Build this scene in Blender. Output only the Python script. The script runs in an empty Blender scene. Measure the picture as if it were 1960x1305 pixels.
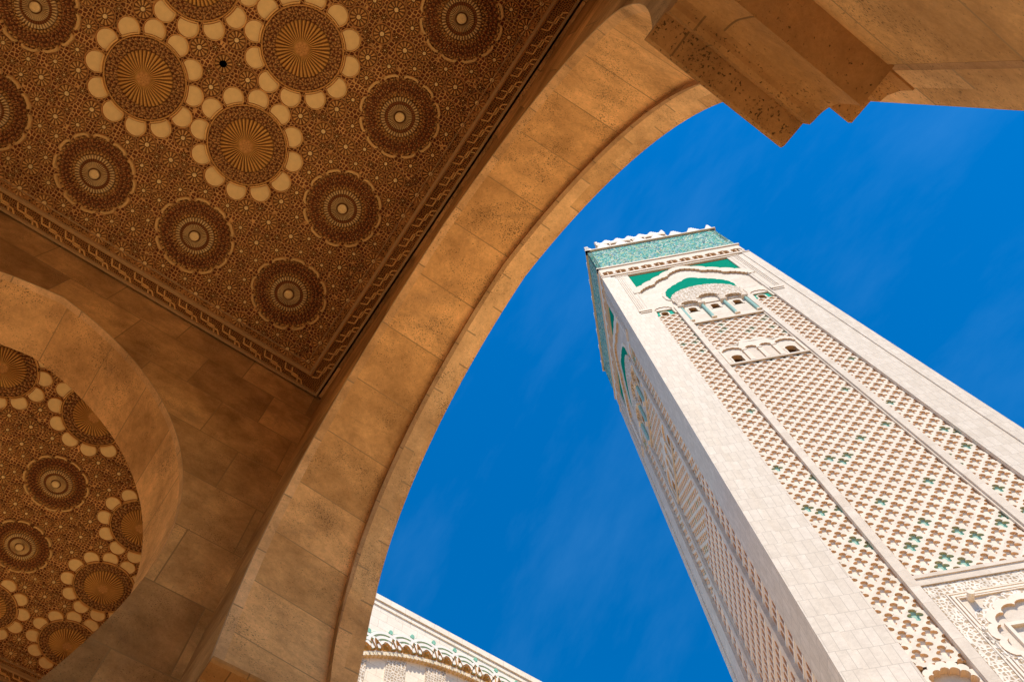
import bpy, math, random
from mathutils import Vector, Matrix
random.seed(7)
PI = math.pi
D = bpy.data
S = bpy.context.scene
COL = S.collection
S2 = math.sqrt(.5)

# ---------------------------------------------------------------- camera
cam = D.cameras.new("camera"); co = D.objects.new("camera", cam); COL.objects.link(co)
R0 = Vector((0.57308, 0.81862, -0.03809)); R1 = Vector((-0.78123, 0.53169, -0.32709)); R2 = Vector((-0.24751, 0.21720, 0.94422))
co.matrix_world = Matrix(((R0.x, -R1.x, -R2.x, 0), (R0.y, -R1.y, -R2.y, 0), (R0.z, -R1.z, -R2.z, 0), (0, 0, 0, 1)))
cam.sensor_width = 36; cam.lens = 1455.75 / 1960 * 36
cam.clip_start = .05; cam.clip_end = 5000
S.camera = co
GZ = -1.6                                             # ground level below the camera

# ---------------------------------------------------------------- sky, sun, exposure
SUN_EL = math.radians(62)
SUN_AZ = Vector((S2, -S2, 0)); SUN_AZ.rotate(Matrix.Rotation(math.radians(12.0), 3, 'Z'))
W = D.worlds.new("World"); S.world = W; W.use_nodes = True
nt = W.node_tree; nt.nodes.clear()
N = nt.nodes.new; L = nt.links.new
sky = N("ShaderNodeTexSky"); sky.sky_type = 'NISHITA'; sky.sun_disc = False
sky.sun_elevation = SUN_EL; sky.sun_rotation = math.atan2(SUN_AZ.x, SUN_AZ.y)
sky.air_density = 1.0; sky.dust_density = 0.2; sky.ozone_density = 5.0; sky.altitude = 0
hs = N("ShaderNodeHueSaturation"); hs.inputs['Saturation'].default_value = 1.4; hs.inputs['Hue'].default_value = .499; hs.inputs['Value'].default_value = 0.94
tc = N("ShaderNodeTexCoord"); mp = N("ShaderNodeMapping"); mp.inputs['Scale'].default_value = (1.2, 4.0, 1.6)
mp.inputs['Rotation'].default_value = (.3, .2, .9)
nz = N("ShaderNodeTexNoise"); nz.inputs['Scale'].default_value = 2.2; nz.inputs['Detail'].default_value = 7; nz.inputs['Roughness'].default_value = .62
cr = N("ShaderNodeValToRGB"); cr.color_ramp.elements[0].position = .46; cr.color_ramp.elements[1].position = .85
cr.color_ramp.elements[1].color = (.06, .06, .06, 1)
mx = N("ShaderNodeMixRGB"); mx.inputs[2].default_value = (2.0, 4.6, 7.5, 1)
bg = N("ShaderNodeBackground"); bg.inputs['Strength'].default_value = 0.15
out = N("ShaderNodeOutputWorld")
L(sky.outputs[0], hs.inputs['Color']); L(tc.outputs['Generated'], mp.inputs[0]); L(mp.outputs[0], nz.inputs[0])
L(nz.outputs[0], cr.inputs[0]); L(cr.outputs[0], mx.inputs[0]); L(hs.outputs[0], mx.inputs[1]); L(mx.outputs[0], bg.inputs[0]); L(bg.outputs[0], out.inputs[0])
sl = D.lights.new("sun", 'SUN'); so = D.objects.new("sun", sl); COL.objects.link(so)
sl.energy = 5.0; sl.angle = math.radians(.5); sl.color = (1.0, .93, .82)
sd = SUN_AZ * math.cos(SUN_EL) + Vector((0, 0, math.sin(SUN_EL)))
so.rotation_euler = sd.to_track_quat('Z', 'Y').to_euler(); so.location = sd * 300
S.view_settings.view_transform = 'Standard'; S.view_settings.look = 'None'
S.view_settings.exposure = 0.45; S.view_settings.gamma = 1
S.render.engine = 'CYCLES'
S.cycles.max_bounces = 8; S.cycles.diffuse_bounces = 6
S.cycles.use_denoising = True

# ---------------------------------------------------------------- helpers
def tag(o, label=None, cat=None, group=None, kind=None):
    if label: o['label'] = label
    if cat: o['category'] = cat
    if group: o['group'] = group
    if kind: o['kind'] = kind
    return o

def empty(name, loc=(0, 0, 0), parent=None):
    o = D.objects.new(name, None); COL.objects.link(o); o.location = loc
    if parent: o.parent = parent
    return o

def wloc(o):
    v = Vector((0, 0, 0))
    while o is not None:
        v += Vector(o.location); o = o.parent
    return v

class MB:
    """mesh collected in a local frame: u along, v up, w outward"""
    def __init__(s, o=(0, 0, 0), ex=(1, 0, 0), ey=(0, 0, 1), ez=(0, -1, 0)):
        s.o = Vector(o); s.ex = Vector(ex); s.ey = Vector(ey); s.ez = Vector(ez)
        s.v = []; s.f = []; s.uv = []; s.m = []; s.c = []; s.sm = []
    def P(s, p): return s.o + s.ex * p[0] + s.ey * p[1] + s.ez * p[2]
    def face(s, pts, m=0, c=(1, 1, 1), uv=None, smooth=False):
        b = len(s.v); s.v += [s.P(p) for p in pts]
        s.f.append(tuple(range(b, b + len(pts))))
        if uv is None:
            nx = ny = nzv = 0.0
            for i in range(len(pts)):
                a = pts[i]; d = pts[(i + 1) % len(pts)]
                nx += (a[1] - d[1]) * (a[2] + d[2]); ny += (a[2] - d[2]) * (a[0] + d[0]); nzv += (a[0] - d[0]) * (a[1] + d[1])
            nx, ny, nzv = abs(nx), abs(ny), abs(nzv)
            if nzv >= nx and nzv >= ny: uv = [(p[0], p[1]) for p in pts]
            elif nx >= ny: uv = [(p[2] + .37, p[1]) for p in pts]
            else: uv = [(p[0], p[2] + .21) for p in pts]
        s.uv.append(uv); s.m.append(m); s.c.append(c); s.sm.append(smooth)
    def box(s, u0, u1, v0, v1, w0, w1, m=0, c=(1, 1, 1), skip=''):
        A = [(u0, v0, w0), (u1, v0, w0), (u1, v1, w0), (u0, v1, w0), (u0, v0, w1), (u1, v0, w1), (u1, v1, w1), (u0, v1, w1)]
        for k, q in (('f', (4, 5, 6, 7)), ('k', (1, 0, 3, 2)), ('l', (0, 4, 7, 3)), ('r', (5, 1, 2, 6)), ('t', (7, 6, 2, 3)), ('b', (0, 1, 5, 4))):
            if k not in skip: s.face([A[i] for i in q], m, c)
    def prism(s, poly, w0, w1, m=0, c=(1, 1, 1), ms=None, back=False, sides=True, csd=None):
        a = sum(poly[i][0] * poly[(i + 1) % len(poly)][1] - poly[(i + 1) % len(poly)][0] * poly[i][1] for i in range(len(poly)))
        if a < 0: poly = poly[::-1]
        s.face([(p[0], p[1], w1) for p in poly], m, c)
        if back: s.face([(p[0], p[1], w0) for p in poly[::-1]], m, c)
        if sides:
            n = len(poly)
            for i in range(n):
                p, q = poly[i], poly[(i + 1) % n]
                s.face([(p[0], p[1], w0), (q[0], q[1], w0), (q[0], q[1], w1), (p[0], p[1], w1)], m if ms is None else ms, csd or c)
    def tube(s, path, r, n=6, m=0, c=(1, 1, 1)):
        for a, b in zip(path[:-1], path[1:]):
            A, B = Vector(a), Vector(b); d = (B - A)
            if d.length < 1e-6: continue
            d.normalize(); x = d.cross(Vector((0, 0, 1)))
            if x.length < .1: x = d.cross(Vector((0, 1, 0)))
            x.normalize(); y = d.cross(x)
            for i in range(n):
                t0 = 2 * PI * i / n; t1 = 2 * PI * (i + 1) / n
                o0 = (x * math.cos(t0) + y * math.sin(t0)) * r; o1 = (x * math.cos(t1) + y * math.sin(t1)) * r
                s.face([tuple(A + o0), tuple(A + o1), tuple(B + o1), tuple(B + o0)], m, c, smooth=True)
    def strip(s, path, w0, w1, m=0, c=(1, 1, 1), smooth=False, s0=0.0, flip=False):
        """surface extruded along w below a 2-D path; UV = (w, arc length)"""
        t = s0
        for p, q in zip(path[:-1], path[1:]):
            l = math.hypot(q[0] - p[0], q[1] - p[1])
            pts = [(p[0], p[1], w0), (q[0], q[1], w0), (q[0], q[1], w1), (p[0], p[1], w1)]
            uv = [(w0, t), (w0, t + l), (w1, t + l), (w1, t)]
            if flip: pts = pts[::-1]; uv = uv[::-1]
            s.face(pts, m, c, uv=uv, smooth=smooth); t += l
    def build(s, name, mats, parent=None, loc=None, merge=False):
        if not isinstance(mats, (list, tuple)): mats = [mats]
        org = wloc(parent) if parent else Vector((0, 0, 0))
        if loc is not None:
            base = Vector(loc)
        else: base = org.copy()
        me = D.meshes.new(name)
        me.from_pydata([tuple(v - base) for v in s.v], [], s.f)
        uvl = me.uv_layers.new(name="UVMap")
        fl = [x for f in s.uv for q in f for x in q]
        uvl.data.foreach_set("uv", fl)
        at = me.color_attributes.new("Col", 'FLOAT_COLOR', 'CORNER')
        cl = []
        for f, c in zip(s.f, s.c):
            if isinstance(c[0], (tuple, list)):
                for q in c: cl += [q[0], q[1], q[2], 1]
            else: cl += [c[0], c[1], c[2], 1] * len(f)
        at.data.foreach_set("color", cl)
        me.polygons.foreach_set("material_index", s.m)
        me.polygons.foreach_set("use_smooth", s.sm)
        for m in mats: me.materials.append(m)
        if merge or any(s.sm):
            import bmesh
            bm = bmesh.new(); bm.from_mesh(me); bmesh.ops.remove_doubles(bm, verts=bm.verts, dist=1e-4); bm.to_mesh(me); bm.free()
        me.update()
        o = D.objects.new(name, me); COL.objects.link(o)
        if parent: o.parent = parent
        o.location = base - org
        return o

def arc(cx, cy, r, a0, a1, n):
    return [(cx + r * math.cos(math.radians(a0 + (a1 - a0) * i / n)), cy + r * math.sin(math.radians(a0 + (a1 - a0) * i / n))) for i in range(n + 1)]

def lobes(pts, seg=6, bulge=1.0):
    """turn a polyline into scalloped arcs bulging to its left-hand side"""
    o = []
    for (ax, ay), (bx, by) in zip(pts[:-1], pts[1:]):
        mxx, my = (ax + bx) / 2, (ay + by) / 2; dx, dy = (bx - ax) / 2, (by - ay) / 2
        for i in range(seg):
            t = PI - PI * i / seg
            c, sn = math.cos(t), math.sin(t) * bulge
            o.append((mxx + dx * c - dy * sn, my + dy * c + dx * sn))
    o.append(pts[-1]); return o

# ---------------------------------------------------------------- materials
def nodes(name):
    m = D.materials.new(name); m.use_nodes = True; t = m.node_tree; t.nodes.clear()
    o = t.nodes.new("ShaderNodeOutputMaterial"); b = t.nodes.new("ShaderNodeBsdfPrincipled")
    t.links.new(b.outputs[0], o.inputs[0]); return m, t, b
def nn(t, kind, **kw):
    n = t.nodes.new(kind)
    for k, v in kw.items():
        if k in n.inputs: n.inputs[k].default_value = v
        else: setattr(n, k, v)
    return n
def mixc(t, fac, a, b, mode='MIX'):
    n = t.nodes.new("ShaderNodeMixRGB"); n.blend_type = mode
    for i, x in ((0, fac), (1, a), (2, b)):
        if isinstance(x, (int, float)): n.inputs[i].default_value = x
        elif isinstance(x, tuple): n.inputs[i].default_value = x if len(x) == 4 else x + (1,)
        else: t.links.new(x, n.inputs[i])
    return n.outputs[0]
def ramp(t, src, p0, p1, c0=(0, 0, 0, 1), c1=(1, 1, 1, 1)):
    n = t.nodes.new("ShaderNodeValToRGB"); e = n.color_ramp.elements
    e[0].position = p0; e[1].position = p1; e[0].color = c0; e[1].color = c1
    t.links.new(src, n.inputs[0]); return n.outputs[0]

def travertine(name, col, col2, bw, rh, mortar=.012, pits=1.0, mcol=None, off=.5, vcol=True, rough=.75, stain=.35, bump=.5, tone=.5, streak=0.0, vein=.34):
    m, t, b = nodes(name)
    uv = nn(t, "ShaderNodeUVMap"); g = nn(t, "ShaderNodeNewGeometry")
    tcn = nn(t, "ShaderNodeTexCoord")
    br = nn(t, "ShaderNodeTexBrick", **{'Scale': 1.0, 'Mortar Size': mortar, 'Mortar Smooth': .15, 'Bias': 0.0, 'Brick Width': bw, 'Row Height': rh})
    br.offset = off; br.inputs['Color1'].default_value = (0, 0, 0, 1); br.inputs['Color2'].default_value = (1, 1, 1, 1); br.inputs['Mortar'].default_value = (.5, .5, .5, 1)
    t.links.new(uv.outputs[0], br.inputs['Vector'])
    base = mixc(t, br.outputs['Color'], col, col2)
    # cloudy colour of the stone
    n1 = nn(t, "ShaderNodeTexNoise", Scale=1.1, Detail=6.0, Roughness=.65); t.links.new(tcn.outputs['Object'], n1.inputs[0])
    f1 = ramp(t, n1.outputs[0], .3, .72, (1 - tone * .55, 1 - tone * .62, 1 - tone * .7, 1), (1.0 + tone * .34, 1.0 + tone * .32, 1.0 + tone * .30, 1))
    base = mixc(t, 1.0, base, f1, 'MULTIPLY')
    # fine grain
    n2 = nn(t, "ShaderNodeTexNoise", Scale=22.0, Detail=8.0, Roughness=.8); t.links.new(tcn.outputs['Object'], n2.inputs[0])
    f2 = ramp(t, n2.outputs[0], .3, .7, (.80, .78, .74, 1), (1.2, 1.2, 1.2, 1))
    base = mixc(t, .7, base, f2, 'MULTIPLY')
    hgt = n2.outputs[0]
    if vein > 0:
        mv = nn(t, "ShaderNodeMapping"); mv.inputs['Scale'].default_value = (1, 1, 1.7); mv.inputs['Rotation'].default_value = (.4, .25, .5); t.links.new(tcn.outputs['Object'], mv.inputs[0])
        # each slab shifts the veining so that it breaks at the joints
        sh = nn(t, "ShaderNodeVectorMath", operation='MULTIPLY_ADD'); t.links.new(br.outputs['Color'], sh.inputs[0]); sh.inputs[1].default_value = (7, 5, 9); t.links.new(mv.outputs[0], sh.inputs[2])
        n7 = nn(t, "ShaderNodeTexNoise", Scale=2.6, Detail=10.0, Roughness=.74); n7.inputs['Distortion'].default_value = .5; t.links.new(sh.outputs[0], n7.inputs[0])
        v1 = ramp(t, n7.outputs[0], .34, .66, (1 - vein * .55, 1 - vein * .60, 1 - vein * .62, 1), (1 + vein * .22, 1 + vein * .24, 1 + vein * .3, 1))
        base = mixc(t, 1.0, base, v1, 'MULTIPLY')
    if pits > 0:
        mpn = nn(t, "ShaderNodeMapping"); mpn.inputs['Scale'].default_value = (1, 1, 2.2); t.links.new(tcn.outputs['Object'], mpn.inputs[0])
        n3 = nn(t, "ShaderNodeTexNoise", Scale=42.0, Detail=3.0, Roughness=.6); t.links.new(mpn.outputs[0], n3.inputs[0])
        n4 = nn(t, "ShaderNodeTexNoise", Scale=1.6, Detail=4.0, Roughness=.6); t.links.new(tcn.outputs['Object'], n4.inputs[0])
        th = nn(t, "ShaderNodeMath", operation='MULTIPLY_ADD'); t.links.new(n4.outputs[0], th.inputs[0]); th.inputs[1].default_value = -.42; th.inputs[2].default_value = .592
        sb = nn(t, "ShaderNodeMath", operation='SUBTRACT'); t.links.new(th.outputs[0], sb.inputs[0]); t.links.new(n3.outputs[0], sb.inputs[1])
        pm = nn(t, "ShaderNodeMath", operation='MULTIPLY', use_clamp=True); t.links.new(sb.outputs[0], pm.inputs[0]); pm.inputs[1].default_value = 22.0 * pits
        base = mixc(t, pm.outputs[0], base, tuple(x * .22 for x in col[:3]))
        hm = nn(t, "ShaderNodeMath", operation='MULTIPLY_ADD'); t.links.new(pm.outputs[0], hm.inputs[0]); hm.inputs[1].default_value = -1.6; t.links.new(n2.outputs[0], hm.inputs[2]); hgt = hm.outputs[0]
    if stain > 0:
        n5 = nn(t, "ShaderNodeTexNoise", Scale=.55, Detail=9.0, Roughness=.72); n5.inputs['Distortion'].default_value = .6; t.links.new(tcn.outputs['Object'], n5.inputs[0])
        sf = ramp(t, n5.outputs[0], .56, .74, (0, 0, 0, 1), (stain, stain, stain, 1))
        base = mixc(t, sf, base, (.13, .085, .055))
    if streak > 0:
        mps = nn(t, "ShaderNodeMapping"); mps.inputs['Scale'].default_value = (1.5, 1.5, .12); t.links.new(tcn.outputs['Object'], mps.inputs[0])
        n6 = nn(t, "ShaderNodeTexNoise", Scale=1.0, Detail=6.0, Roughness=.7); t.links.new(mps.outputs[0], n6.inputs[0])
        base = mixc(t, ramp(t, n6.outputs[0], .45, .8, (0, 0, 0, 1), (streak, streak, streak, 1)), base, (.34, .27, .2))
    mc = mcol or tuple(x * .45 for x in col[:3])
    base = mixc(t, br.outputs['Fac'], base, mc)
    if vcol:
        at = nn(t, "ShaderNodeVertexColor", layer_name="Col"); base = mixc(t, 1.0, base, at.outputs[0], 'MULTIPLY')
    t.links.new(base, b.inputs['Base Color']); b.inputs['Roughness'].default_value = rough; b.inputs['Specular IOR Level'].default_value = .02
    bp = nn(t, "ShaderNodeBump", Strength=bump, Distance=.02)
    hh = nn(t, "ShaderNodeMath", operation='MULTIPLY_ADD'); t.links.new(br.outputs['Fac'], hh.inputs[0]); hh.inputs[1].default_value = -1.2; t.links.new(hgt, hh.inputs[2])
    t.links.new(hh.outputs[0], bp.inputs['Height']); t.links.new(bp.outputs[0], b.inputs['Normal'])
    return m

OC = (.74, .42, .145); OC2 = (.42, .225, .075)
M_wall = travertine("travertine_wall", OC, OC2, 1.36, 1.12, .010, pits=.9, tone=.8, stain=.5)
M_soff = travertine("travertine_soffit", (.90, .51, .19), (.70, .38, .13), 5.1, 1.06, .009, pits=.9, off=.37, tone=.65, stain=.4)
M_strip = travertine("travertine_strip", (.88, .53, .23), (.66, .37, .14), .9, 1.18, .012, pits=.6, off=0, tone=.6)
M_groove = travertine("travertine_groove", (.52, .29, .12), (.45, .24, .10), .9, 1.06, .012, pits=.5, off=0)  # darker tone stands in for a groove's shade; the band is almost flush
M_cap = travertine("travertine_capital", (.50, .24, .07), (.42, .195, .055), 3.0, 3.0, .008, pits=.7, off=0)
M_tow = travertine("marble_slabs", (.73, .64, .54), (.665, .575, .475), .66, 1.55, .022, pits=0, mcol=(.50, .42, .34), stain=0, tone=.18, bump=.15, rough=.6, streak=.12, vein=.16)
M_towp = travertine("marble_plain", (.73, .635, .53), (.66, .56, .455), 3.1, 1.6, .02, pits=0, mcol=(.55, .46, .37), stain=0, tone=.2, bump=.15, rough=.6, vein=.16)
M_fac = travertine("marble_facade", (.90, .82, .71), (.86, .77, .65), 1.6, 1.0, .02, pits=0, mcol=(.6, .5, .4), stain=0, tone=.15, bump=.1, rough=.6, vein=.16)
M_grd = travertine("plaza_paving", (.30, .19, .10), (.26, .16, .085), 1.2, 1.2, .02, pits=0, stain=.2, tone=.3)
M_ter = travertine("bounce_paving", (.88, .70, .46), (.83, .64, .40), 1.2, 1.2, .02, pits=0, stain=.1, tone=.2)
M_flr = travertine("gallery_floor", (.88, .70, .47), (.82, .64, .42), 1.2, 1.2, .02, pits=0, stain=.1, tone=.2)

def carved(name, c0, c1, scale, rnd=.8, thick=.09, obj=True, bump=.8, vor='DISTANCE_TO_EDGE'):
    m, t, b = nodes(name)
    tcn = nn(t, "ShaderNodeTexCoord"); v = nn(t, "ShaderNodeTexVoronoi", Scale=scale, Randomness=rnd, feature=vor)
    v2 = nn(t, "ShaderNodeTexVoronoi", Scale=scale * 1.9, Randomness=rnd, feature='F1')
    uv = nn(t, "ShaderNodeUVMap")
    src = tcn.outputs['Object'] if obj else uv.outputs[0]
    t.links.new(src, v.inputs[0]); t.links.new(src, v2.inputs[0])
    f = ramp(t, v.outputs['Distance'], thick * .5, thick, (1, 1, 1, 1), (0, 0, 0, 1))
    f2 = ramp(t, v2.outputs['Distance'], .12, .3, (.75, .75, .75, 1), (0, 0, 0, 1))
    ff = mixc(t, 1.0, f, f2, 'LIGHTEN')
    col = mixc(t, ff, c0, c1)
    n = nn(t, "ShaderNodeTexNoise", Scale=1.3, Detail=5.0); t.links.new(tcn.outputs['Object'], n.inputs[0])
    col = mixc(t, 1.0, col, ramp(t, n.outputs[0], .3, .7, (.8, .78, .75, 1), (1.15, 1.15, 1.15, 1)), 'MULTIPLY')
    t.links.new(col, b.inputs['Base Color']); b.inputs['Roughness'].default_value = .7; b.inputs['Specular IOR Level'].default_value = 0.0
    bp = nn(t, "ShaderNodeBump", Strength=bump, Distance=.03); t.links.new(ff, bp.inputs['Height']); t.links.new(bp.outputs[0], b.inputs['Normal'])
    return m
M_strap = carved("carved_strapwork", (.20, .062, .02), (.78, .40, .12), 15.0, rnd=.5, thick=.17)
M_fine = carved("carved_fine_net", (.12, .045, .014), (.52, .24, .065), 26.0, rnd=.6, thick=.2)
M_arab = carved("carved_arabesque", (.52, .40, .28), (.80, .715, .62), 2.6, rnd=.9, thick=.16)
M_arab2 = carved("carved_band", (.50, .37, .25), (.80, .71, .6), 3.4, rnd=.55, thick=.2)

def vcmat(name, rough=.6, spec=0.0, grain=.25, bump=.15, gs=40.0):
    m, t, b = nodes(name)
    at = nn(t, "ShaderNodeVertexColor", layer_name="Col"); tcn = nn(t, "ShaderNodeTexCoord")
    n = nn(t, "ShaderNodeTexNoise", Scale=gs, Detail=5.0, Roughness=.7); t.links.new(tcn.outputs['Object'], n.inputs[0])
    col = mixc(t, 1.0, at.outputs[0], ramp(t, n.outputs[0], .25, .75, (1 - grain,) * 3 + (1,), (1 + grain * .6,) * 3 + (1,)), 'MULTIPLY')
    t.links.new(col, b.inputs['Base Color']); b.inputs['Roughness'].default_value = rough; b.inputs['Specular IOR Level'].default_value = spec
    bp = nn(t, "ShaderNodeBump", Strength=bump, Distance=.01); t.links.new(n.outputs[0], bp.inputs['Height']); t.links.new(bp.outputs[0], b.inputs['Normal'])
    return m
M_wood = vcmat("painted_carving", .6)
M_paint = vcmat("plaster_gold", .7, grain=.1, bump=.05, gs=9)
M_tile = vcmat("glazed_tile", .5, grain=.22, bump=.05, gs=3.0)
M_lat = vcmat("carved_marble", .6, grain=.1, bump=.05, gs=1.5)
M_dark = vcmat("dark_interior", .8)

def mosaic():
    m, t, b = nodes("zellige_mosaic")
    uv = nn(t, "ShaderNodeUVMap")
    v = nn(t, "ShaderNodeTexVoronoi", Scale=3.2, Randomness=.85, feature='F1'); t.links.new(uv.outputs[0], v.inputs[0])
    sp = nn(t, "ShaderNodeSeparateColor"); t.links.new(v.outputs['Color'], sp.inputs[0])
    r = nn(t, "ShaderNodeValToRGB"); e = r.color_ramp; e.interpolation = 'CONSTANT'
    cols = [(.01, .26, .22), (.52, .62, .50), (.03, .36, .30), (.04, .20, .34), (.50, .50, .18), (.03, .40, .36), (.01, .20, .12), (.18, .46, .42), (.66, .66, .54), (.02, .10, .14)]
    while len(e.elements) < len(cols): e.elements.new(.5)
    for i, c in enumerate(cols): e.elements[i].position = i / len(cols); e.elements[i].color = c + (1,)
    # star medallions tint the tiles in rings
    mpn = nn(t, "ShaderNodeMapping"); mpn.inputs['Scale'].default_value = (1 / 8.33, 1 / 8.33, 1); mpn.inputs['Location'].default_value = (0, -.5, 0)
    t.links.new(uv.outputs[0], mpn.inputs[0])
    w = nn(t, "ShaderNodeTexVoronoi", Scale=1.0, Randomness=0.0, feature='F1'); t.links.new(mpn.outputs[0], w.inputs[0])
    sn = nn(t, "ShaderNodeMath", operation='MULTIPLY'); t.links.new(w.outputs['Distance'], sn.inputs[0]); sn.inputs[1].default_value = 15.0
    s2 = nn(t, "ShaderNodeMath", operation='SINE'); t.links.new(sn.outputs[0], s2.inputs[0])
    ad = nn(t, "ShaderNodeMath", operation='MULTIPLY_ADD', use_clamp=True); t.links.new(s2.outputs[0], ad.inputs[0]); ad.inputs[1].default_value = .22; t.links.new(sp.outputs[0], ad.inputs[2])
    t.links.new(ad.outputs[0], r.inputs[0])
    vd = nn(t, "ShaderNodeTexVoronoi", Scale=3.2, Randomness=.85, feature='DISTANCE_TO_EDGE'); t.links.new(uv.outputs[0], vd.inputs[0])
    g = ramp(t, vd.outputs['Distance'], .02, .07, (1, 1, 1, 1), (0, 0, 0, 1))
    col = mixc(t, g, r.outputs[0], (.40, .52, .46))
    t.links.new(col, b.inputs['Base Color']); b.inputs['Roughness'].default_value = .6; b.inputs['Specular IOR Level'].default_value = 0.0
    bp = nn(t, "ShaderNodeBump", Strength=.25, Distance=.05); t.links.new(sp.outputs[1], bp.inputs['Height']); t.links.new(bp.outputs[0], b.inputs['Normal'])
    return m
M_mos = mosaic()
GREEN = (.006, .27, .17)
CRM = (.80, .69, .56)

# ---------------------------------------------------------------- ground
g = MB(ex=(1, 0, 0), ey=(0, 1, 0), ez=(0, 0, 1))
g.face([(-1500, -1500, GZ), (1500, -1500, GZ), (1500, 1500, GZ), (-1500, 1500, GZ)])
tag(g.build("ground", M_grd), kind='structure')
g = MB(ex=(1, 0, 0), ey=(0, 1, 0), ez=(0, 0, 1)); g.face([(-40, 2.6, GZ + .004), (34, 2.6, GZ + .004), (34, 32, GZ + .004), (-40, 32, GZ + .004)])
tag(g.build("bounce_ground", M_ter), kind='structure')  # unseen pale ground patch added to bounce sunlight up into the arches
g = MB(ex=(1, 0, 0), ey=(0, 1, 0), ez=(0, 0, 1)); g.face([(-19, -9.8, GZ + .004), (13, -9.8, GZ + .004), (13, 2.59, GZ + .004), (-19, 2.59, GZ + .004)])
tag(g.build("floor", M_flr), kind='structure')

# ---------------------------------------------------------------- archways
def arch_path(c, dz=0.0, grow=0.0, n=26, z0=5.7):
    R, e, zc = 4.65 + grow, .947, 8.35 + dz
    half = []
    zz = z0 + dz
    k = 10
    for i in range(k):
        z = zz + (zc - zz) * i / k
        half.append((3.703 + grow - .062 * (zc - z) ** 2, z))
    pe = math.acos(e / R)
    for i in range(n + 1):
        a = pe * i / n; half.append((R * math.cos(a) - e, zc + R * math.sin(a)))
    return [(c - h, z) for h, z in half] + [(c + h, z) for h, z in half[-2::-1]]

JH = 3.84
def cap_profile(dh=0.0, dz=0.0):
    # (half width, z) of the stepped capital, from the springing down to the jamb
    p = [(3.18, 5.70), (3.18, 5.665), (3.20, 5.64), (3.39, 5.62), (3.39, 5.50), (3.425, 5.48)]
    p += [(3.425 + .145 * math.sin(a * PI / 12), 5.48 - .2 + .2 * math.cos(a * PI / 12)) for a in range(1, 7)]
    p += [(3.57, 5.06), (3.565, 4.98), (JH + .02, 4.97)]
    return [(h + dh, z + dz) for h, z in p]

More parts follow.
